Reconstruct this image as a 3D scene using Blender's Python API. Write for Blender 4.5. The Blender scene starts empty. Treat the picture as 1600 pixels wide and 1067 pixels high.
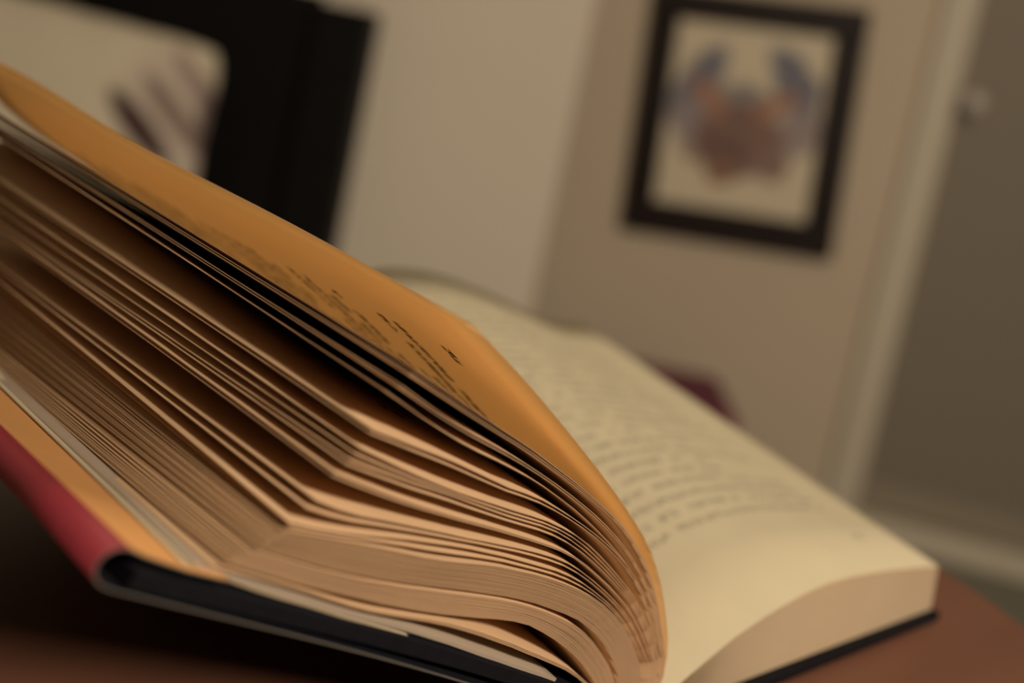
import bpy, bmesh, math, random
from mathutils import Vector, Matrix
random.seed(7)
D = bpy.data; S = bpy.context.scene; COL = S.collection
R = math.radians
TZ = 0.750                      # table top above the floor
YAW = R(41.488)                 # the book's spine is turned this much to the left of the view heading

# ------------------------------------------------------------------ camera
cd = D.cameras.new('camera'); cam = D.objects.new('camera', cd); COL.objects.link(cam); S.camera = cam
pitch, roll = R(5.496), R(11.814)
f = Vector((0, math.cos(pitch), -math.sin(pitch))); r = Vector((1, 0, 0)); u = r.cross(f)
cr = r * math.cos(roll) + u * math.sin(roll); cu = -r * math.sin(roll) + u * math.cos(roll)
m = Matrix((cr, cu, -f)).transposed().to_4x4(); m.translation = (-0.0533, -0.2505, 0.1621 + TZ)
cam.matrix_world = m
cd.sensor_width = 36; cd.lens = 36.0
cd.shift_x = -0.03452; cd.shift_y = -0.16518
cd.clip_start = 0.01; cd.clip_end = 50
cd.dof.use_dof = True; cd.dof.focus_distance = 0.232; cd.dof.aperture_fstop = 5.2

# ------------------------------------------------------------------ world and lights
w = D.worlds.new('world'); S.world = w; w.use_nodes = True
w.node_tree.nodes['Background'].inputs[0].default_value = (1.0, 0.8, 0.55, 1); w.node_tree.nodes['Background'].inputs[1].default_value = 0.01
def area(name, loc, target, size, power, color):
    l = D.lights.new(name, 'AREA'); l.shape = 'DISK'; l.size = size; l.energy = power; l.color = color
    o = D.objects.new(name, l); COL.objects.link(o); o.location = loc
    o.rotation_euler = (Vector(target) - Vector(loc)).to_track_quat('-Z', 'Y').to_euler(); return o
area('room_lamp_light', (1.25, -1.41, 2.05), (0, 0, .75), 0.34, 51, (1.0, 0.83, 0.65))
area('ceiling_fill_light', (0.3, 0.2, 2.42), (0.3, 0.2, 0), 0.5, 4, (1.0, 0.83, 0.64))  # added dim fill from above, no ceiling fixture stands here
S.view_settings.view_transform = 'Standard'; S.view_settings.look = 'None'
S.view_settings.exposure = 0.0; S.view_settings.gamma = 1.0; S.view_settings.use_curve_mapping = False

# ------------------------------------------------------------------ materials
class NT:
    def __init__(s, name, rough=.6, spec=.3):
        s.m = D.materials.new(name); s.m.use_nodes = True; s.t = s.m.node_tree; s.N = s.t.nodes
        s.b = s.N['Principled BSDF']; s.b.inputs['Roughness'].default_value = rough; s.b.inputs['Specular IOR Level'].default_value = spec
        s.tc = s.N.new('ShaderNodeTexCoord')
    def put(s, sock, v):
        if hasattr(v, 'default_value') and hasattr(v, 'is_linked'): s.t.links.new(v, sock)
        else: sock.default_value = v
    def math(s, op, a, b=0.0, c=0.0, clamp=False):
        n = s.N.new('ShaderNodeMath'); n.operation = op; n.use_clamp = clamp
        for i, v in enumerate((a, b, c)): s.put(n.inputs[i], v)
        return n.outputs[0]
    def noise(s, vec, scale, detail=2.0, rough=.5):
        n = s.N.new('ShaderNodeTexNoise'); n.inputs['Scale'].default_value = scale; n.inputs['Detail'].default_value = detail
        n.inputs['Roughness'].default_value = rough
        if vec is not None: s.t.links.new(vec, n.inputs['Vector'])
        return n.outputs['Fac']
    def xyz(s, vec):
        n = s.N.new('ShaderNodeSeparateXYZ'); s.t.links.new(vec, n.inputs[0]); return n.outputs
    def comb(s, x, y, z=0.0):
        n = s.N.new('ShaderNodeCombineXYZ')
        for i, v in enumerate((x, y, z)): s.put(n.inputs[i], v)
        return n.outputs[0]
    def mix(s, fac, a, b):
        n = s.N.new('ShaderNodeMix'); n.data_type = 'RGBA'; s.put(n.inputs[0], fac)
        for k, v in ((6, a), (7, b)):
            if isinstance(v, tuple) and len(v) == 3: v = v + (1,)
            s.put(n.inputs[k], v)
        return n.outputs[2]
    def step(s, x, lo, hi):
        n = s.N.new('ShaderNodeMapRange'); n.interpolation_type = 'SMOOTHSTEP'
        s.put(n.inputs[0], x); s.put(n.inputs[1], lo); s.put(n.inputs[2], hi); return n.outputs[0]
    def color(s, c):
        if isinstance(c, tuple) and len(c) == 3: c = c + (1,)
        s.put(s.b.inputs['Base Color'], c); return s
    def bump(s, h, strength=.2, dist=.001):
        n = s.N.new('ShaderNodeBump'); n.inputs['Strength'].default_value = strength; n.inputs['Distance'].default_value = dist
        s.t.links.new(h, n.inputs['Height']); s.t.links.new(n.outputs[0], s.b.inputs['Normal']); return s

def plain(name, col, rough=.6, spec=.3, var=.12, scale=20, bump=0.0):
    t = NT(name, rough, spec); nz = t.noise(t.tc.outputs['Object'], scale, 4)
    t.color(t.mix(nz, tuple(c * (1 - var) for c in col), tuple(min(1, c * (1 + var)) for c in col)))
    if bump: t.bump(nz, bump, .002)
    return t.m

def text_mask(t, v0, sp, margin, seed, v1=0.205, umin=.02, strong=1.0):
    # rows of printed words: u runs from the gutter to the fore edge, v from the tail to the head (metres)
    x = t.xyz(t.tc.outputs['UV']); U, V = x[0], x[1]
    row = t.math('DIVIDE', t.math('SUBTRACT', V, v0), sp); ln = t.math('FLOOR', row); fr = t.math('FRACT', row)
    band = t.math('MULTIPLY', t.step(fr, .22, .34), t.math('SUBTRACT', 1.0, t.step(fr, .66, .80)))
    letters = t.step(t.noise(t.comb(t.math('MULTIPLY', U, 900.0), t.math('MULTIPLY_ADD', row, 2.2, t.math('MULTIPLY', ln, 11.3)), seed), 1.0, 1), .40, .52)
    words = t.step(t.noise(t.comb(t.math('MULTIPLY', U, 150.0), t.math('MULTIPLY', ln, 7.7), seed + 3.0), 1.0, 0), .34, .40)
    wn = t.N.new('ShaderNodeTexWhiteNoise'); wn.noise_dimensions = '2D'; t.t.links.new(t.comb(ln, seed), wn.inputs['Vector'])
    short = t.math('GREATER_THAN', wn.outputs['Value'], .8)
    lim = t.math('SUBTRACT', margin, t.math('MULTIPLY', short, .03))
    inu = t.math('MULTIPLY', t.math('LESS_THAN', U, lim), t.math('GREATER_THAN', U, umin))
    inv = t.math('MULTIPLY', t.math('GREATER_THAN', row, 0.0), t.math('LESS_THAN', V, v1))
    mk = t.math('MULTIPLY', t.math('MULTIPLY', band, letters), t.math('MULTIPLY', words, t.math('MULTIPLY', inu, inv)))
    pn = t.math('MULTIPLY', t.math('MULTIPLY', t.math('GREATER_THAN', row, -2.7), t.math('LESS_THAN', row, -2.2)), t.math('MULTIPLY', t.math('GREATER_THAN', U, margin - .006), t.math('LESS_THAN', U, margin + .001)))
    pn = t.math('MULTIPLY', pn, letters)
    return t.math('MULTIPLY', t.math('MAXIMUM', mk, pn), strong)

def paper(name, col, trans_col, tr, printed=None, ink=(.05, .045, .04)):
    t = NT(name, .75, .15)
    nz = t.noise(t.tc.outputs['Object'], 60, 5)
    base = t.mix(nz, tuple(c * .94 for c in col), tuple(min(1, c * 1.05) for c in col)); tcol = trans_col + (1,)
    if printed:
        mk = text_mask(t, *printed)
        base = t.mix(mk, base, ink); tcol = t.mix(mk, trans_col, tuple(c * .35 for c in trans_col))
    t.color(base)
    tb = t.N.new('ShaderNodeBsdfTranslucent'); t.put(tb.inputs[0], tcol)
    mx = t.N.new('ShaderNodeMixShader'); mx.inputs[0].default_value = tr
    t.t.links.new(t.b.outputs[0], mx.inputs[1]); t.t.links.new(tb.outputs[0], mx.inputs[2])
    t.t.links.new(mx.outputs[0], t.N['Material Output'].inputs['Surface']); return t.m

PAGE = (.63, .43, .255); TRC = (1.0, .66, .26)  # yellowed paper; warm light among the left pages is deepened into the colour
M_page = paper('aged_shade_toned_page', PAGE, TRC, .15)
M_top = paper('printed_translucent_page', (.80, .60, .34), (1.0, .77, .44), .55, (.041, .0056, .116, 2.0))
M_under = paper('printed_page', PAGE, TRC, .08, (.041, .0058, .118, 5.0))
M_right = paper('printed_cream_page', (.60, .54, .375), TRC, .10, (.034, .0060, .128, 9.0, .205, .02, .62), (.24, .235, .18))
M_block = paper('shaded_page_edges', (.41, .27, .158), TRC, .12)  # yellowed left-hand edges, with the shade of their gaps put into the colour
M_end = plain('ochre_endpaper', (.55, .28, .10), .7, .2, .08, 40)
M_red = plain('crimson_jacket', (.25, .028, .040), .45, .4, .15, 60)
M_black = plain('black_book_cloth', (.006, .0065, .010), .6, .12, .3, 300, .1)
M_redge = paper('cream_page_edges', (.50, .40, .27), TRC, .1)
M_cream = paper('cream_end_leaf', (.60, .52, .36), TRC, .10)
M_greyp = plain('grey_folded_paper', (.36, .29, .22), .6, .2, .1, 50)

# ------------------------------------------------------------------ object helpers
def setp(o, label=None, cat=None, group=None, kind=None):
    for k, v in (('label', label), ('category', cat), ('group', group), ('kind', kind)):
        if v: o[k] = v
    return o
def mesh_obj(name, verts, faces, mats, parent=None, smooth=False, fm=None, uv=None):
    me = D.meshes.new(name); me.from_pydata(verts, [], faces)
    for mt in (mats if isinstance(mats, (list, tuple)) else [mats]): me.materials.append(mt)
    if fm: me.polygons.foreach_set('material_index', fm)
    if smooth: me.polygons.foreach_set('use_smooth', [True] * len(me.polygons))
    if uv:
        l = me.uv_layers.new(name='UVMap')
        for i, lp in enumerate(me.loops): l.data[i].uv = uv[lp.vertex_index]
    o = D.objects.new(name, me); COL.objects.link(o)
    if parent: o.parent = parent
    return o
def empty(name, loc=(0, 0, 0), rz=0):
    o = D.objects.new(name, None); o.empty_display_size = .05; COL.objects.link(o); o.location = loc; o.rotation_euler = (0, 0, rz); return o
def bm_obj(name, bm, mat, parent=None, smooth=False, loc=None, rot=None):
    me = D.meshes.new(name); bm.to_mesh(me); bm.free()
    for mt in (mat if isinstance(mat, (list, tuple)) else [mat]): me.materials.append(mt)
    if smooth: me.polygons.foreach_set('use_smooth', [True] * len(me.polygons))
    o = D.objects.new(name, me); COL.objects.link(o)
    if parent: o.parent = parent
    if loc: o.location = loc
    if rot: o.rotation_euler = rot
    return o
def add_box(bm, x0, x1, y0, y1, z0, z1, bev=0.0, seg=2):
    g = bmesh.ops.create_cube(bm, size=1); vs = g['verts']
    for v in vs: v.co = Vector(((x0 + x1) / 2 + v.co.x * (x1 - x0), (y0 + y1) / 2 + v.co.y * (y1 - y0), (z0 + z1) / 2 + v.co.z * (z1 - z0)))
    if bev:
        es = list({e for v in vs for e in v.link_edges})
        bmesh.ops.bevel(bm, geom=es, offset=bev, segments=seg, profile=.5, affect='EDGES')
def box(name, x0, x1, y0, y1, z0, z1, mat, parent=None, bev=0.0, seg=2):
    bm = bmesh.new(); add_box(bm, x0, x1, y0, y1, z0, z1, bev, seg); return bm_obj(name, bm, mat, parent, smooth=False)
def lathe(name, prof, mat, parent=None, n=64, loc=None, rot=None):
    vs = []; fs = []
    for (rr, z) in prof:
        for k in range(n): a = 2 * math.pi * k / n; vs.append((rr * math.cos(a), rr * math.sin(a), z))
    for i in range(len(prof) - 1):
        for k in range(n): k2 = (k + 1) % n; fs.append((i * n + k, i * n + k2, (i + 1) * n + k2, (i + 1) * n + k))
    fs.append(tuple(range(n - 1, -1, -1))); fs.append(tuple((len(prof) - 1) * n + k for k in range(n)))
    o = mesh_obj(name, vs, fs, mat, parent, True)
    if loc: o.location = loc
    if rot: o.rotation_euler = rot
    return o

# ------------------------------------------------------------------ the room
M_wallA = plain('lit_wall_paint', (.72, .66, .55), .9, .1, .03, 3)  # the stronger light on the back wall is put into this paler tone
M_wallC = plain('bounce_cut_wall_paint', (.30, .26, .21), .9, .1, .03, 3)  # unseen walls made dark to cut bounce light and deepen the shade
M_wallB = plain('dim_wall_paint', (.59, .505, .39), .9, .1, .03, 3)  # the weaker light on the far wall is put into this darker tone
M_trim = plain('cream_trim_paint', (.60, .55, .44), .6, .3, .03, 5)
M_door = NT('taupe_door_paint', .6, .3)
_o = M_door.xyz(M_door.tc.outputs['Object'])
M_door.color(M_door.mix(M_door.noise(M_door.comb(M_door.math('MULTIPLY', _o[0], 3.0), 0.0, M_door.math('MULTIPLY', _o[2], 40.0)), 3.0, 3), (.215, .185, .145), (.26, .225, .175))); M_door = M_door.m
M_carpet = plain('grey_green_carpet', (.24, .235, .19), .95, .05, .2, 300, .4)
M_ceil = plain('bounce_cut_ceiling_paint', (.55, .52, .46), .9, .1, .02, 3)  # unseen ceiling darkened so that it returns less light
def struct(o): return setp(o, kind='structure')
struct(box('floor', -2.5, 2.3, -2.5, 2.5, -.1, 0, M_carpet))
struct(box('ceiling', -2.5, 2.3, -2.5, 2.5, 2.48, 2.58, M_ceil))
struct(box('wall_back', -2.4, -.028, 1.85, 1.99, 0, 2.48, M_wallA, bev=.006))
struct(box('wall_left', -2.5, -2.4, -2.4, 1.99, 0, 2.48, M_wallC))
struct(box('wall_front', -2.5, 2.1, -2.5, -2.4, 0, 2.48, M_wallC))
struct(box('wall_right', 2.0, 2.1, -2.4, 1.92, 0, 2.48, M_wallC))
WB = (.4, 2.14, 0); WA = R(-8)          # the wall with the picture is turned eight degrees
def onwall(o): o.location = WB; o.rotation_euler = (0, 0, WA); return o
DX0, DX1, DH = .418, 1.25, 2.03
bm = bmesh.new(); add_box(bm, -.72, DX0, 0, .1, 0, 2.48); add_box(bm, DX1, 1.64, 0, .1, 0, 2.48); add_box(bm, DX0, DX1, 0, .1, DH, 2.48)
struct(onwall(bm_obj('wall_far', bm, M_wallB)))
t = struct(onwall(empty('trim_1')))
box('door_casing', DX0 - .076, DX0, -.018, .0, 0, DH + .085, M_trim, t, .006)
box('door_casing', DX1, DX1 + .088, -.018, .0, 0, DH + .085, M_trim, t, .006)
box('door_casing', DX0, DX1, -.018, .0, DH, DH + .085, M_trim, t, .006)
box('door_threshold', DX0 + .001, DX1 - .001, -.035, .1, 0.001, .058, M_trim, t, .008)
d = struct(onwall(empty('door_1')))
leaf = box('door_leaf', DX0 + .003, DX1 - .003, .022, .062, .062, DH - .003, M_door, d, .002)
box('kick_rail', DX0 + .01, DX1 - .01, .016, .022, .068, .13, plain('taupe_rail_paint', (.30, .26, .20), .6, .3, .05), leaf, .002)
kn = lathe('door_knob', [(.004, .0), (.024, .0), (.024, .006), (.010, .010), (.010, .030), (.020, .036), (.026, .048), (.024, .060), (.012, .067), (.0005, .068)],
      plain('brushed_nickel', (.52, .46, .42), .35, .6, .05), leaf, 32, (DX0 + .034, .022, TZ + .288), (R(90), 0, 0))
def base(name, o, x0, x1): return o
o = struct(onwall(box('baseboard_far', -.4, DX0 - .076, -.014, 0, 0.001, .09, M_trim, bev=.004)))
struct(box('baseboard_back', -2.39, -.030, 1.836, 1.85, 0.001, .09, M_trim, bev=.004))

# ------------------------------------------------------------------ framed picture, hung a little askew
M_frame = plain('dark_mahogany', (.013, .007, .006), .5, .2, .3, 40)
t = NT('watercolour_print', .5, .3); ob = t.xyz(t.tc.outputs['Object'])
nzx = t.math('MULTIPLY', t.math('SUBTRACT', t.noise(t.tc.outputs['Object'], 14, 3), .5), .05)
X = t.math('ADD', ob[0], nzx); Z = t.math('ADD', ob[2], nzx)
def ell(t, X, Z, cx, cz, a, b, ang, soft=.5):
    ca, sa = math.cos(R(ang)), math.sin(R(ang)); dx = t.math('SUBTRACT', X, cx); dz = t.math('SUBTRACT', Z, cz)
    p = t.math('DIVIDE', t.math('ADD', t.math('MULTIPLY', dx, ca), t.math('MULTIPLY', dz, sa)), a)
    q = t.math('DIVIDE', t.math('SUBTRACT', t.math('MULTIPLY', dz, ca), t.math('MULTIPLY', dx, sa)), b)
    d2 = t.math('ADD', t.math('MULTIPLY', p, p), t.math('MULTIPLY', q, q))
    return t.math('SUBTRACT', 1.0, t.step(d2, 1 - soft, 1 + soft))
c = (.68, .60, .45)
for (cx, cz, a, b, an, colr) in [
    (-.112, .078, .100, .045, 60, (.14, .145, .20)), (.105, .098, .100, .042, -60, (.12, .13, .19)), (-.005, .040, .075, .045, 0, (.22, .20, .21)),
    (-.120, -.015, .045, .06, 0, (.30, .25, .27)), (.130, -.005, .045, .06, 0, (.32, .26, .27)),
    (.0, -.030, .105, .065, 0, (.19, .105, .085)), (-.035, -.085, .085, .05, -14, (.17, .10, .085)), (.065, -.085, .055, .045, -30, (.24, .15, .13)),
    (-.085, .045, .055, .024, -52, (.40, .20, .12)), (.065, .045, .055, .022, 32, (.38, .19, .12)), (-.03, -.125, .035, .03, 20, (.28, .15, .10))]:
    e = ell(t, X, Z, cx, cz, a, b, an, .45); c = t.mix(t.math('MULTIPLY', e, .92), c, colr)
t.color(c); M_print = t.m
ang = R(4.0); pic = setp(empty('framed_picture', (0, 0, 0)), 'dark framed watercolour blot of blue and rust brown hung on far wall', 'picture')
pic.matrix_world = Matrix.Translation(WB) @ Matrix.Rotation(WA, 4, 'Z') @ Matrix.Translation((-.032, -.004, TZ + .142)) @ Matrix.Rotation(-ang, 4, 'Y')
W2, H2 = .244, .287
def moulding(name, x0, x1, z0, z1): box(name, x0, x1, -.028, 0, z0, z1, M_frame, pic, .006)
moulding('frame_rail', -W2, W2, -H2, -H2 + .076); moulding('frame_rail', -W2, W2, H2 - .068, H2)
moulding('frame_stile', -W2, -W2 + .066, -H2 + .076, H2 - .068); moulding('frame_stile', W2 - .066, W2, -H2 + .076, H2 - .068)
box('print', -W2 + .054, W2 - .054, -.010, -.004, -H2 + .064, H2 - .058, M_print, pic)

# ------------------------------------------------------------------ bed, mattress, pillow
M_bw = plain('black_stained_wood', (.006, .0055, .0055), .55, .12, .3, 30)
bed = setp(empty('bed', (-1.16, .62, 0)), 'black wooden bed frame with tall headboard against the cream wall', 'bed')
def bb(name, x0, x1, y0, y1, z0, z1, bev=.006): return box(name, x0 + 1.16, x1 + 1.16, y0 - .62, y1 - .62, z0, z1, M_bw, bed, bev)
bb('headboard_post', -.562, -.446, 1.745, 1.845, 0.001, .956, .010); bb('headboard_post', -1.86, -1.75, 1.745, 1.845, 0.001, .956, .010)
bb('headboard_panel', -1.75, -.562, 1.785, 1.83, .22, .972)
bb('side_rail', -.49, -.46, -.20, 1.745, .14, .28); bb('side_rail', -1.855, -1.825, -.20, 1.745, .14, .28)
bb('foot_rail', -1.855, -.46, -.24, -.20, .10, .38); bb('leg', -.53, -.46, -.24, -.17, 0.001, .10); bb('leg', -1.855, -1.785, -.24, -.17, 0.001, .10)
bb('slat_base', -1.825, -.49, -.20, 1.745, .18, .21, .003)
M_sheet = plain('cream_cotton', (.64, .57, .45), .9, .1, .04, 8, .05)
setp(box('mattress', -1.815, -.495, -.195, 1.735, .211, .400, M_sheet, None, .04, 4), 'cream covered mattress lying in the black bed frame', 'mattress')
t = NT('leaf_print_cotton', .9, .1); ob = t.xyz(t.tc.outputs['Object']); X, Z = ob[0], ob[2]
c = (.66, .60, .47)
for (cx, cz, a, b, an, colr, k) in [(.275, .02, .150, .085, -60, (.50, .42, .38), .6), (.215, .016, .084, .022, -40, (.07, .04, .04), 1.0), (.262, .055, .084, .021, -42, (.22, .16, .145), .85), (.275, .125, .068, .018, -48, (.26, .18, .17), .7),
      (.322, .02, .095, .018, -75, (.16, .11, .115), .85), (.31, -.10, .07, .02, -55, (.28, .20, .20), .7), (.10, -.12, .07, .02, -20, (.14, .09, .09), .9)]:
    c = t.mix(t.math('MULTIPLY', ell(t, X, Z, cx, cz, a, b, an, .5), k), c, colr)
t.color(c); M_pil = t.m
def pillow(name, W_, H_, T_, mat):
    n = 28; vs = []; fs = []; idx = {}
    for sgn in (1, -1):
        for i in range(n + 1):
            for j in range(n + 1):
                a = -1 + 2 * i / n; b = -1 + 2 * j / n
                k = (1 - abs(a) ** 3.2) * (1 - abs(b) ** 3.2); edge = max(abs(a), abs(b))
                if sgn < 0 and edge > .9999: idx[(sgn, i, j)] = idx[(1, i, j)]; continue
                pinch = 1 - .05 * (1 - abs(b) ** 2) * abs(a) ** 2 ; pz = 1 - .07 * (1 - abs(a) ** 2) * abs(b) ** 2
                cr_ = 1 - .07 * (abs(a) * abs(b)) ** 5
                wr = .0025 * math.sin(17 * a + 5 * b) * (1 - k)
                idx[(sgn, i, j)] = len(vs)
                vs.append((a * W_ / 2 * pinch * cr_ - .10 * b * H_ / 2, -sgn * (T_ / 2) * max(k, 0) ** .42 + wr, b * H_ / 2 * pz * cr_ - .05 * max(a, 0) * W_ / 2))
    for sgn in (1, -1):
        for i in range(n):
            for j in range(n):
                q = (idx[(sgn, i, j)], idx[(sgn, i + 1, j)], idx[(sgn, i + 1, j + 1)], idx[(sgn, i, j + 1)])
                fs.append(q if sgn > 0 else q[::-1])
    return mesh_obj(name, vs, fs, mat, None, True)
p = pillow('pillow', .66, .45, .16, M_pil)
p.location = (-.990, 1.60, TZ - .105); p.rotation_euler = (R(-14), R(2), 0)
setp(p, 'cream pillow with dark plum leaf pattern leaning on black headboard', 'pillow')

# ------------------------------------------------------------------ plum ottoman
M_plum = plain('plum_velvet', (.17, .05, .075), .85, .2, .25, 12)
ot = setp(empty('ottoman', (.245, 1.86, 0)), 'small plum upholstered ottoman on the carpet near the far wall', 'ottoman')
box('body', -.17, .17, -.14, .14, .06, .262, M_plum, ot, .015, 3); box('cushion', -.178, .178, -.148, .148, .263, .325, M_plum, ot, .024, 4)
for sx in (-1, 1):
    for sy in (-1, 1): lathe('leg', [(.012, .001), (.020, .06)], M_frame, ot, 16, (sx * .14, sy * .11, 0))

# ------------------------------------------------------------------ round side table
t = NT('russet_wood', .42, .35); ob = t.xyz(t.tc.outputs['Object'])
g = t.noise(t.comb(t.math('MULTIPLY', ob[0], 2.0), t.math('MULTIPLY', ob[1], 22.0), ob[2]), 3.0, 5, .6)
t.color(t.mix(g, (.13, .056, .034), (.19, .084, .051))); t.bump(g, .08, .001); M_wood = t.m
cx, cy = -.104, .0145
tb = setp(empty('side_table', (cx, cy, 0), YAW), 'round russet wooden side table under the open book', 'table')
RT_ = .280
lathe('table_top', [(RT_ - .012, TZ - .026), (RT_ - .003, TZ - .022), (RT_, TZ - .012), (RT_ - .002, TZ - .003), (RT_ - .008, TZ)], M_wood, tb, 128)
lathe('pedestal', [(.085, TZ - .027), (.045, TZ - .06), (.028, TZ - .12), (.034, TZ - .3), (.024, TZ - .42), (.040, .10), (.05, .052)], M_wood, tb, 40)
lathe('foot', [(.19, .001), (.19, .018), (.17, .030), (.06, .051)], M_wood, tb, 64)

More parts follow.
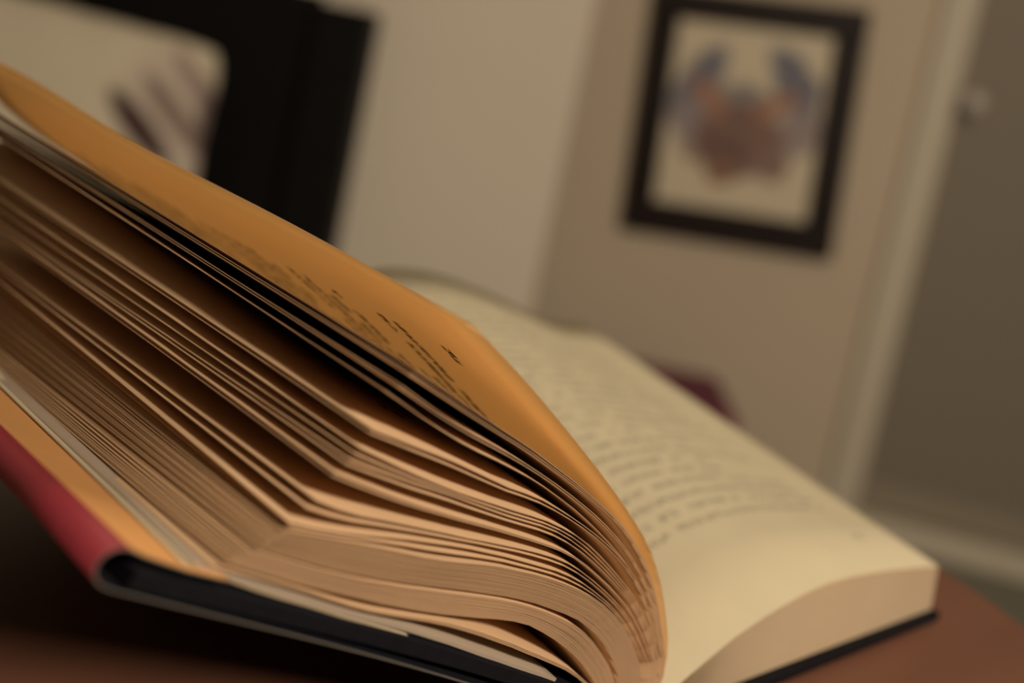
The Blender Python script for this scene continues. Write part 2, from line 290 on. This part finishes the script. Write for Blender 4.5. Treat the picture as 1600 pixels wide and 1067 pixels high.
# ------------------------------------------------------------------ the open book
L = 0.212
CTRL = {
 'A': ([(-0.0010,0.0035),(0.0019,0.0085),(0.0039,0.0139),(0.0036,0.0196),(0.0020,0.0252),(-0.0002,0.0305),(-0.0027,0.0357),(-0.0054,0.0408),(-0.0085,0.0457),(-0.0118,0.0504),(-0.0156,0.0548),(-0.0197,0.0589),(-0.0239,0.0629),(-0.0281,0.0668),(-0.0325,0.0706),(-0.0368,0.0744),(-0.0413,0.0781),(-0.0457,0.0818),(-0.0502,0.0855),(-0.0547,0.0891),(-0.0592,0.0927),(-0.0638,0.0963),(-0.0684,0.0998),(-0.0730,0.1032),(-0.0777,0.1066),(-0.0824,0.1100)], (-0.1346,0.1315)),
 'B': ([(-0.0016,0.0035),(0.0016,0.0084),(0.0037,0.0139),(0.0025,0.0196),(0.0002,0.0250),(-0.0024,0.0303),(-0.0051,0.0356),(-0.0081,0.0406),(-0.0115,0.0454),(-0.0153,0.0500),(-0.0193,0.0543),(-0.0236,0.0583),(-0.0282,0.0620),(-0.0331,0.0653),(-0.0380,0.0685),(-0.0430,0.0717),(-0.0480,0.0747),(-0.0531,0.0777),(-0.0582,0.0807),(-0.0634,0.0835),(-0.0686,0.0862),(-0.0738,0.0890),(-0.0790,0.0918),(-0.0841,0.0947),(-0.0893,0.0975),(-0.0944,0.1004)], (-0.1326,0.1161)),
 'C': ([(-0.0022,0.0035),(0.0008,0.0085),(0.0029,0.0139),(0.0018,0.0195),(-0.0008,0.0248),(-0.0035,0.0300),(-0.0063,0.0350),(-0.0096,0.0399),(-0.0132,0.0445),(-0.0171,0.0488),(-0.0213,0.0529),(-0.0257,0.0567),(-0.0303,0.0603),(-0.0350,0.0637),(-0.0399,0.0669),(-0.0448,0.0700),(-0.0498,0.0730),(-0.0549,0.0759),(-0.0600,0.0787),(-0.0652,0.0814),(-0.0705,0.0840),(-0.0757,0.0865),(-0.0809,0.0892),(-0.0860,0.0920),(-0.0910,0.0950),(-0.0960,0.0980)], (-0.1321,0.1124)),
 'D': ([(-0.0028,0.0035),(0.0001,0.0086),(0.0024,0.0140),(0.0005,0.0194),(-0.0023,0.0246),(-0.0051,0.0297),(-0.0081,0.0348),(-0.0115,0.0396),(-0.0152,0.0441),(-0.0194,0.0483),(-0.0238,0.0522),(-0.0283,0.0559),(-0.0330,0.0595),(-0.0378,0.0630),(-0.0426,0.0663),(-0.0476,0.0694),(-0.0526,0.0724),(-0.0578,0.0752),(-0.0631,0.0778),(-0.0684,0.0803),(-0.0738,0.0827),(-0.0791,0.0853),(-0.0842,0.0881),(-0.0893,0.0910),(-0.0944,0.0941),(-0.0994,0.0971)], (-0.1318,0.1100)),
 'a': ([(-0.0034,0.0035),(-0.0005,0.0085),(0.0015,0.0138),(0.0002,0.0194),(-0.0024,0.0245),(-0.0051,0.0296),(-0.0080,0.0346),(-0.0112,0.0394),(-0.0149,0.0438),(-0.0190,0.0479),(-0.0234,0.0516),(-0.0280,0.0550),(-0.0328,0.0583),(-0.0376,0.0613),(-0.0426,0.0642),(-0.0477,0.0670),(-0.0528,0.0696),(-0.0581,0.0718),(-0.0635,0.0738),(-0.0688,0.0762),(-0.0740,0.0786),(-0.0793,0.0810),(-0.0846,0.0832),(-0.0899,0.0853),(-0.0953,0.0875),(-0.1006,0.0896)], (-0.1300,0.0964)),
 'b': ([(-0.0040,0.0035),(-0.0012,0.0085),(0.0007,0.0138),(-0.0005,0.0193),(-0.0032,0.0243),(-0.0062,0.0291),(-0.0096,0.0337),(-0.0133,0.0380),(-0.0173,0.0421),(-0.0216,0.0458),(-0.0260,0.0495),(-0.0304,0.0530),(-0.0350,0.0564),(-0.0398,0.0594),(-0.0448,0.0620),(-0.0500,0.0644),(-0.0553,0.0664),(-0.0607,0.0683),(-0.0660,0.0703),(-0.0714,0.0723),(-0.0767,0.0743),(-0.0819,0.0765),(-0.0871,0.0788),(-0.0923,0.0812),(-0.0974,0.0837),(-0.1025,0.0862)], (-0.1292,0.0906)),
 'c': ([(-0.0046,0.0035),(-0.0019,0.0085),(0.0001,0.0137),(-0.0011,0.0192),(-0.0040,0.0240),(-0.0072,0.0287),(-0.0106,0.0332),(-0.0143,0.0375),(-0.0184,0.0415),(-0.0227,0.0451),(-0.0271,0.0487),(-0.0316,0.0521),(-0.0362,0.0554),(-0.0410,0.0584),(-0.0460,0.0611),(-0.0512,0.0633),(-0.0566,0.0652),(-0.0619,0.0671),(-0.0672,0.0692),(-0.0724,0.0713),(-0.0777,0.0735),(-0.0829,0.0755),(-0.0883,0.0775),(-0.0935,0.0796),(-0.0988,0.0817),(-0.1040,0.0839)], (-0.1282,0.0829)),
 'd': ([(-0.0052,0.0035),(-0.0025,0.0085),(-0.0007,0.0138),(-0.0021,0.0192),(-0.0052,0.0239),(-0.0086,0.0285),(-0.0122,0.0328),(-0.0161,0.0370),(-0.0203,0.0407),(-0.0247,0.0443),(-0.0293,0.0477),(-0.0339,0.0510),(-0.0387,0.0540),(-0.0437,0.0566),(-0.0489,0.0588),(-0.0542,0.0609),(-0.0595,0.0629),(-0.0648,0.0649),(-0.0701,0.0668),(-0.0755,0.0687),(-0.0808,0.0707),(-0.0861,0.0727),(-0.0913,0.0748),(-0.0965,0.0771),(-0.1016,0.0794),(-0.1068,0.0818)], (-0.1280,0.0812)),
 'e': ([(-0.0058,0.0035),(-0.0034,0.0086),(-0.0017,0.0139),(-0.0032,0.0193),(-0.0065,0.0238),(-0.0100,0.0283),(-0.0136,0.0326),(-0.0176,0.0366),(-0.0219,0.0402),(-0.0263,0.0436),(-0.0309,0.0469),(-0.0356,0.0500),(-0.0405,0.0528),(-0.0456,0.0551),(-0.0509,0.0571),(-0.0562,0.0589),(-0.0616,0.0606),(-0.0670,0.0623),(-0.0723,0.0639),(-0.0777,0.0657),(-0.0831,0.0674),(-0.0884,0.0691),(-0.0938,0.0708),(-0.0992,0.0724),(-0.1045,0.0744),(-0.1096,0.0768)], (-0.1264,0.0696)),
 'f': ([(-0.0064,0.0035),(-0.0044,0.0088),(-0.0030,0.0143),(-0.0047,0.0196),(-0.0082,0.0241),(-0.0118,0.0285),(-0.0156,0.0327),(-0.0198,0.0366),(-0.0242,0.0401),(-0.0289,0.0434),(-0.0337,0.0465),(-0.0386,0.0492),(-0.0438,0.0516),(-0.0491,0.0536),(-0.0544,0.0556),(-0.0598,0.0576),(-0.0652,0.0594),(-0.0706,0.0612),(-0.0760,0.0628),(-0.0815,0.0643),(-0.0870,0.0658),(-0.0925,0.0671),(-0.0981,0.0684),(-0.1036,0.0698),(-0.1090,0.0714),(-0.1144,0.0733)], (-0.1258,0.0652)),
 'g0': ([(-0.0070,0.0035),(-0.0054,0.0088),(-0.0046,0.0143),(-0.0064,0.0195),(-0.0095,0.0241),(-0.0129,0.0285),(-0.0166,0.0326),(-0.0208,0.0363),(-0.0252,0.0396),(-0.0299,0.0426),(-0.0348,0.0453),(-0.0398,0.0477),(-0.0449,0.0499),(-0.0501,0.0519),(-0.0554,0.0537),(-0.0606,0.0555),(-0.0660,0.0570),(-0.0714,0.0583),(-0.0768,0.0597),(-0.0821,0.0613),(-0.0873,0.0631),(-0.0926,0.0649),(-0.0979,0.0666),(-0.1032,0.0683),(-0.1085,0.0700),(-0.1138,0.0716)], (-0.1252,0.0601)),
 'g1': ([(-0.0076,0.0035),(-0.0097,0.0085),(-0.0117,0.0135),(-0.0141,0.0184),(-0.0170,0.0230),(-0.0204,0.0272),(-0.0243,0.0310),(-0.0285,0.0344),(-0.0330,0.0374),(-0.0378,0.0399),(-0.0428,0.0422),(-0.0477,0.0444),(-0.0528,0.0464),(-0.0579,0.0482),(-0.0631,0.0498),(-0.0683,0.0514),(-0.0735,0.0529),(-0.0787,0.0544),(-0.0839,0.0559),(-0.0891,0.0575),(-0.0943,0.0592),(-0.0994,0.0609),(-0.1045,0.0628),(-0.1095,0.0649),(-0.1145,0.0670),(-0.1195,0.0691)], (-0.1255,0.0458)),
 'g2': ([(-0.0082,0.0035),(-0.0106,0.0083),(-0.0129,0.0132),(-0.0155,0.0179),(-0.0185,0.0224),(-0.0221,0.0264),(-0.0259,0.0302),(-0.0300,0.0337),(-0.0345,0.0367),(-0.0392,0.0393),(-0.0440,0.0417),(-0.0489,0.0439),(-0.0539,0.0459),(-0.0590,0.0477),(-0.0641,0.0493),(-0.0693,0.0508),(-0.0745,0.0523),(-0.0796,0.0539),(-0.0848,0.0554),(-0.0899,0.0571),(-0.0950,0.0587),(-0.1001,0.0606),(-0.1051,0.0625),(-0.1101,0.0646),(-0.1150,0.0668),(-0.1200,0.0689)], (-0.1254,0.0452)),
 'g3': ([(-0.0088,0.0035),(-0.0124,0.0076),(-0.0160,0.0116),(-0.0195,0.0157),(-0.0232,0.0198),(-0.0268,0.0237),(-0.0308,0.0274),(-0.0351,0.0308),(-0.0395,0.0339),(-0.0441,0.0368),(-0.0488,0.0395),(-0.0538,0.0415),(-0.0590,0.0431),(-0.0643,0.0445),(-0.0695,0.0460),(-0.0747,0.0475),(-0.0799,0.0492),(-0.0850,0.0510),(-0.0901,0.0528),(-0.0951,0.0548),(-0.1002,0.0568),(-0.1052,0.0588),(-0.1102,0.0608),(-0.1152,0.0630),(-0.1202,0.0652),(-0.1251,0.0674)], (-0.1300,0.0418)),
 'j': ([(-0.0094,0.0035),(-0.0131,0.0074),(-0.0169,0.0114),(-0.0206,0.0153),(-0.0245,0.0191),(-0.0288,0.0225),(-0.0333,0.0255),(-0.0380,0.0281),(-0.0428,0.0307),(-0.0476,0.0332),(-0.0524,0.0358),(-0.0573,0.0382),(-0.0622,0.0406),(-0.0671,0.0428),(-0.0721,0.0449),(-0.0772,0.0468),(-0.0824,0.0485),(-0.0876,0.0502),(-0.0927,0.0520),(-0.0977,0.0541),(-0.1026,0.0564),(-0.1075,0.0588),(-0.1124,0.0610),(-0.1174,0.0632),(-0.1224,0.0653),(-0.1274,0.0675)], (-0.1316,0.0420)),
 'k': ([(-0.0100,0.0035),(-0.0146,0.0067),(-0.0192,0.0098),(-0.0238,0.0130),(-0.0284,0.0161),(-0.0330,0.0192),(-0.0378,0.0220),(-0.0428,0.0244),(-0.0480,0.0267),(-0.0530,0.0291),(-0.0580,0.0315),(-0.0630,0.0339),(-0.0680,0.0365),(-0.0729,0.0391),(-0.0779,0.0416),(-0.0828,0.0442),(-0.0878,0.0467),(-0.0928,0.0491),(-0.0979,0.0515),(-0.1029,0.0539),(-0.1079,0.0563),(-0.1130,0.0586),(-0.1180,0.0610),(-0.1230,0.0636),(-0.1279,0.0662),(-0.1328,0.0688)], (-0.1355,0.0457)),
}
RT = [(0.0010,0.0035),(0.0062,0.0065),(0.0113,0.0095),(0.0167,0.0121),(0.0222,0.0144),(0.0277,0.0168),(0.0333,0.0189),(0.0391,0.0205),(0.0449,0.0221),(0.0507,0.0234),(0.0566,0.0245),(0.0625,0.0255),(0.0684,0.0262),(0.0744,0.0266),(0.0803,0.0266),(0.0863,0.0265),(0.0923,0.0261),(0.0983,0.0256),(0.1042,0.0251),(0.1102,0.0245),(0.1161,0.0238),(0.1220,0.0230),(0.1280,0.0223),(0.1339,0.0215),(0.1398,0.0206),(0.1457,0.0199)]
RH = [(0.0010,0.0040),(0.0010,0.0123),(0.0009,0.0206),(0.0010,0.0289),(0.0023,0.0370),(0.0060,0.0444),(0.0118,0.0502),(0.0185,0.0551),(0.0253,0.0599),(0.0324,0.0638),(0.0407,0.0645),(0.0490,0.0641),(0.0572,0.0634),(0.0654,0.0620),(0.0734,0.0601),(0.0814,0.0579),(0.0894,0.0556),(0.0973,0.0531),(0.1052,0.0506),(0.1131,0.0480),(0.1208,0.0451),(0.1287,0.0425),(0.1367,0.0405),(0.1449,0.0394),(0.1532,0.0389),(0.1615,0.0383)]
AH = [(-0.0005,0.0040),(-0.0048,0.0102),(-0.0090,0.0164),(-0.0133,0.0226),(-0.0176,0.0288),(-0.0220,0.0349),(-0.0264,0.0409),(-0.0310,0.0469),(-0.0356,0.0528),(-0.0404,0.0586),(-0.0454,0.0642),(-0.0508,0.0694),(-0.0567,0.0741),(-0.0630,0.0782),(-0.0694,0.0821),(-0.0758,0.0861),(-0.0820,0.0903),(-0.0883,0.0944),(-0.0947,0.0984),(-0.1013,0.1020),(-0.1078,0.1057),(-0.1141,0.1098),(-0.1202,0.1143),(-0.1256,0.1194),(-0.1303,0.1253),(-0.1346,0.1315)]
DH = [(-0.0005,0.0040),(-0.0031,0.0105),(-0.0055,0.0171),(-0.0081,0.0236),(-0.0112,0.0299),(-0.0150,0.0357),(-0.0194,0.0412),(-0.0242,0.0463),(-0.0292,0.0513),(-0.0343,0.0560),(-0.0395,0.0607),(-0.0449,0.0652),(-0.0503,0.0696),(-0.0561,0.0736),(-0.0621,0.0772),(-0.0683,0.0804),(-0.0746,0.0836),(-0.0807,0.0869),(-0.0869,0.0902),(-0.0932,0.0934),(-0.0994,0.0965),(-0.1058,0.0994),(-0.1121,0.1024),(-0.1186,0.1052),(-0.1251,0.1077),(-0.1318,0.1099)]
SH = [(-0.0005,0.0040),(-0.0027,0.0106),(-0.0046,0.0172),(-0.0071,0.0237),(-0.0106,0.0297),(-0.0148,0.0351),(-0.0195,0.0402),(-0.0245,0.0451),(-0.0296,0.0498),(-0.0347,0.0544),(-0.0400,0.0589),(-0.0454,0.0633),(-0.0508,0.0675),(-0.0565,0.0714),(-0.0625,0.0750),(-0.0686,0.0782),(-0.0747,0.0814),(-0.0808,0.0848),(-0.0869,0.0880),(-0.0931,0.0912),(-0.0992,0.0943),(-0.1055,0.0974),(-0.1117,0.1004),(-0.1182,0.1028),(-0.1245,0.1007),(-0.1300,0.0964)]

N = 26; ROWS = 7
book = setp(empty('book', (0, 0, TZ + .0012), YAW), 'thick open hardcover book with fanned yellowed pages on the table', 'book')
def cx2(p): return complex(p[0], p[1])
def head_of(curve, Dp, G2=(0, .0045)):
    g, e = cx2(curve[0]), cx2(curve[-1]); k = (cx2(Dp) - cx2(G2)) / (e - g)
    return [((cx2(q) - g) * k + cx2(G2)) for q in curve]
CC = {k: ([cx2(q) for q in v[0]], head_of(v[0], v[1])) for k, v in CTRL.items()}
_hA, _hD, _ha, _hg = [cx2(q) for q in AH], [cx2(q) for q in DH], [cx2(q) for q in SH], CC['g0'][1]
for ks, h0, h1, z0, z1 in (('ABCD', _hA, _hD, CTRL['A'][1][1], CTRL['D'][1][1]), ('abcdef', _ha, _hg, CTRL['a'][1][1], CTRL['g0'][1][1])):
    for k_ in ks:
        w_ = (z0 - CTRL[k_][1][1]) / (z0 - z1); CC[k_] = (CC[k_][0], [p + (q - p) * w_ for p, q in zip(h0, h1)])
def lerp(a, b, t): return ([p + (q - p) * t for p, q in zip(a[0], b[0])], [p + (q - p) * t for p, q in zip(a[1], b[1])])
def sheet_geo(tail, head, th, vs, fs, fm, uv, y0=0.0, y1=L, rows=ROWS, bow=0.0, wave=None):
    """a sheet of thickness th spanned between its tail curve and its head curve"""
    n = len(tail); b0 = len(vs); us = []
    s = 0
    for i in range(n):
        if i: s += abs(tail[i] - tail[i - 1])
        us.append(s)
    for side in (0, 1):
        for j in range(rows):
            tt = j / (rows - 1); y = y0 + (y1 - y0) * tt
            cv = [a + (b - a) * tt for a, b in zip(tail, head)]
            for i in range(n):
                d = cv[min(i + 1, n - 1)] - cv[max(i - 1, 0)]; d /= abs(d) + 1e-12; nn = d * -1j      # towards the upper side
                off = th * (.5 if side == 0 else -.5) + bow * math.sin(math.pi * tt) * (i / (n - 1)) ** 2
                if wave: off += wave(i / (n - 1), tt)
                p = cv[i] + nn * off
                vs.append((p.real, y, p.imag)); uv.append((us[i], y))
    def v(side, j, i): return b0 + side * rows * n + j * n + i
    for j in range(rows - 1):
        for i in range(n - 1):
            fs.append((v(0, j, i), v(0, j, i + 1), v(0, j + 1, i + 1), v(0, j + 1, i))); fm.append(0)
            fs.append((v(1, j, i), v(1, j + 1, i), v(1, j + 1, i + 1), v(1, j, i + 1))); fm.append(0)
        fs.append((v(0, j, n - 1), v(1, j, n - 1), v(1, j + 1, n - 1), v(0, j + 1, n - 1))); fm.append(1)
        fs.append((v(0, j, 0), v(0, j + 1, 0), v(1, j + 1, 0), v(1, j, 0))); fm.append(1)
    for i in range(n - 1):
        fs.append((v(0, 0, i), v(1, 0, i), v(1, 0, i + 1), v(0, 0, i + 1))); fm.append(1)
        e = rows - 1; fs.append((v(0, e, i), v(0, e, i + 1), v(1, e, i + 1), v(1, e, i))); fm.append(1)
def sheets(name, list_of, mats, th=.00014, smooth=True, parent=book, **kw):
    vs, fs, fm, uv = [], [], [], []
    for (tl, hd) in list_of: sheet_geo(tl, hd, th, vs, fs, fm, uv, **kw)
    return mesh_obj(name, vs, fs, mats, parent, False, fm, uv)
def smoothed(o):
    me = o.data; me.polygons.foreach_set('use_smooth', [p.material_index == 0 for p in me.polygons]); return o

# flying pages, each an object of its own
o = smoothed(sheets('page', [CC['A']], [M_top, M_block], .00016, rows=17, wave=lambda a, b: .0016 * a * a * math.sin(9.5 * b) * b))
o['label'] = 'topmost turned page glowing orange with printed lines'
for k, (a, b, t_) in enumerate([('A', 'B', .93), ('B', 'C', 0), ('B', 'C', .16), ('C', 'D', 0), ('C', 'D', .22), ('D', 'a', .0), ('a', 'b', .0),
        ('a', 'b', .20), ('b', 'c', .0), ('b', 'c', .5), ('c', 'd', 0), ('c', 'd', .3), ('d', 'e', 0), ('d', 'e', .12), ('e', 'f', 0), ('e', 'f', .35), ('f', 'g0', .0), ('f', 'g0', .5)]):
    cv = lerp(CC[a], CC[b], t_)
    smoothed(sheets('page', [cv], [M_under, M_block], .00018))

def bundle(k0, k1, n, jit=.0004):
    out = []
    for i in range(n):
        t_ = (i + .5) / n + random.uniform(-.22, .22) / n
        c_ = lerp(CC[k0], CC[k1], t_); g = c_[0][0]; g2 = c_[1][0]; k = 1 + random.uniform(-jit, jit) * 7
        out.append(([(q - g) * k + g for q in c_[0]], [(q - g2) * k + g2 for q in c_[1]]))
    return out
o = smoothed(sheets('page_block', bundle('g0', 'g1', 62), [M_page, M_block], .00013, rows=4)); o['kind'] = 'stuff'
o = smoothed(sheets('page_block', bundle('g2', 'g3', 30), [M_page, M_block], .00014, rows=4)); o['kind'] = 'stuff'
jb = [lerp(CC['j'], CC['k'], t_) for t_ in (0, .05, .10)]
for c_ in jb: smoothed(sheets('page', [c_], [M_page, M_block], .0002))
for t_ in (.93, 1.0): smoothed(sheets('page', [lerp(CC['j'], CC['k'], t_)], [M_cream, M_redge], .0003))

# covers
def board_line(base_pt, tip, s, off, bow=.002):
    b = cx2(base_pt); a = cx2(tip) - b; W_ = abs(a); a /= W_; n_ = a * -1j
    return b + a * s + n_ * (off + bow * math.sin(math.pi * min(1, s / .155)))
TB, TT = (-.0006, .0062), (-.1342, .0680); HB, HT = (-.0005, .0045), (-.1400, .0445)
def prof(fn, sset): return [fn(*q) for q in sset]
def cover_profile(b, t_): return [board_line(b, t_, .1545 * i / 24, -.0027) for i in range(25)]
o = smoothed(sheets('front_cover', [(cover_profile(TB, TT), cover_profile(HB, HT))], [M_black, M_black], .0028, y0=-.0025, y1=L + .003))
def jacket_profile(b, t_):
    P = [board_line(b, t_, .02 + .137 * i / 12, -.0072 + .0024 * (i / 12), .002) for i in range(13)]
    for k in range(1, 14):
        a = R(-90 + 180 * k / 13); P.append(board_line(b, t_, .1578 + .0038 * math.cos(a), -.0014 + (.0033 * math.sin(a)), 0))
    for k in range(1, 8): P.append(board_line(b, t_, .1578 - .020 * k / 7, .0019 - .0010 * min(1, k / 4) ** .7, .002))
    return P
vs, fs, fm, uv = [], [], [], []
jt, jh = jacket_profile(TB, TT), jacket_profile(HB, HT)
sheet_geo(jt, jh, .00035, vs, fs, fm, uv, y0=-.0028, y1=L + .0032)
n_ = len(jt); q = 0; mi = []
for jj in range(ROWS - 1):
    for i in range(n_ - 1):
        # the outer face carries the print: black under the board, crimson round the fold, ochre on the flap
        mt = 0 if i < 13 else (1 if i < 25 else 2)
        mi += [mt, mt]
    mi += [3, 3]
mi += [3, 3] * (n_ - 1)
o = mesh_obj('dust_jacket', vs, fs, [M_black, M_red, M_end, plain('jacket_paper_edge', (.12, .11, .095), .7)], book, True, mi, uv)
o['label'] = 'dust jacket folded round the front cover, crimson with ochre flap'
vs, fs, fm, uv = [], [], [], []
def rline(x0, x1, z): return [complex(x0 + (x1 - x0) * i / 12, z) for i in range(13)]
o = sheets('back_cover', [(rline(.006, .1505, .0015), rline(.006, RH[-1][0] + .003, .0015))], [M_black, M_black], .0028, y0=-.0025, y1=L + .003)
sp = [complex(-.0055 + .0115 * i / 12, .0034 - .0026 * math.sin(math.pi * i / 12)) for i in range(13)]
smoothed(sheets('spine', [(sp, sp)], [M_black, M_black], .0012, y0=-.0025, y1=L + .003))
# a loosely folded sheet between the last pages and the front cover
kc = CC['j'], CC['k']
c1 = lerp(*kc, .66)
smoothed(sheets('folded_endpaper', [(c1[0][6:], c1[1][6:])], [M_greyp, M_greyp], .0008))

# right half: a stack of pages and the open printed page on top of it
RT0 = [cx2(q) for q in RT]; RH0 = [cx2(q) for q in RH]
n = len(RT0)
bot_t = [complex(.001 + (.1482 - .001) * i / (n - 1), .0033) for i in range(n)]; bot_h = [complex(.001 + (RH[-1][0] - .001) * i / (n - 1), .0033) for i in range(n)]
top = (RT0, RH0)
def rl(t_): return lerp((bot_t, bot_h), top, t_)
st = []
for i in range(70):
    t_ = (i + .5) / 70 * .985; c_ = rl(t_); k = 1 + random.uniform(-.0025, .0025)
    st.append(([q * k for q in c_[0]], [q * k for q in c_[1]]))
o = smoothed(sheets('page_block', st, [M_page, M_redge], .00028, rows=5)); o['kind'] = 'stuff'
o = smoothed(sheets('page', [top], [M_right, M_redge], .0002, rows=9)); o['label'] = 'open right-hand page printed with rows of text'
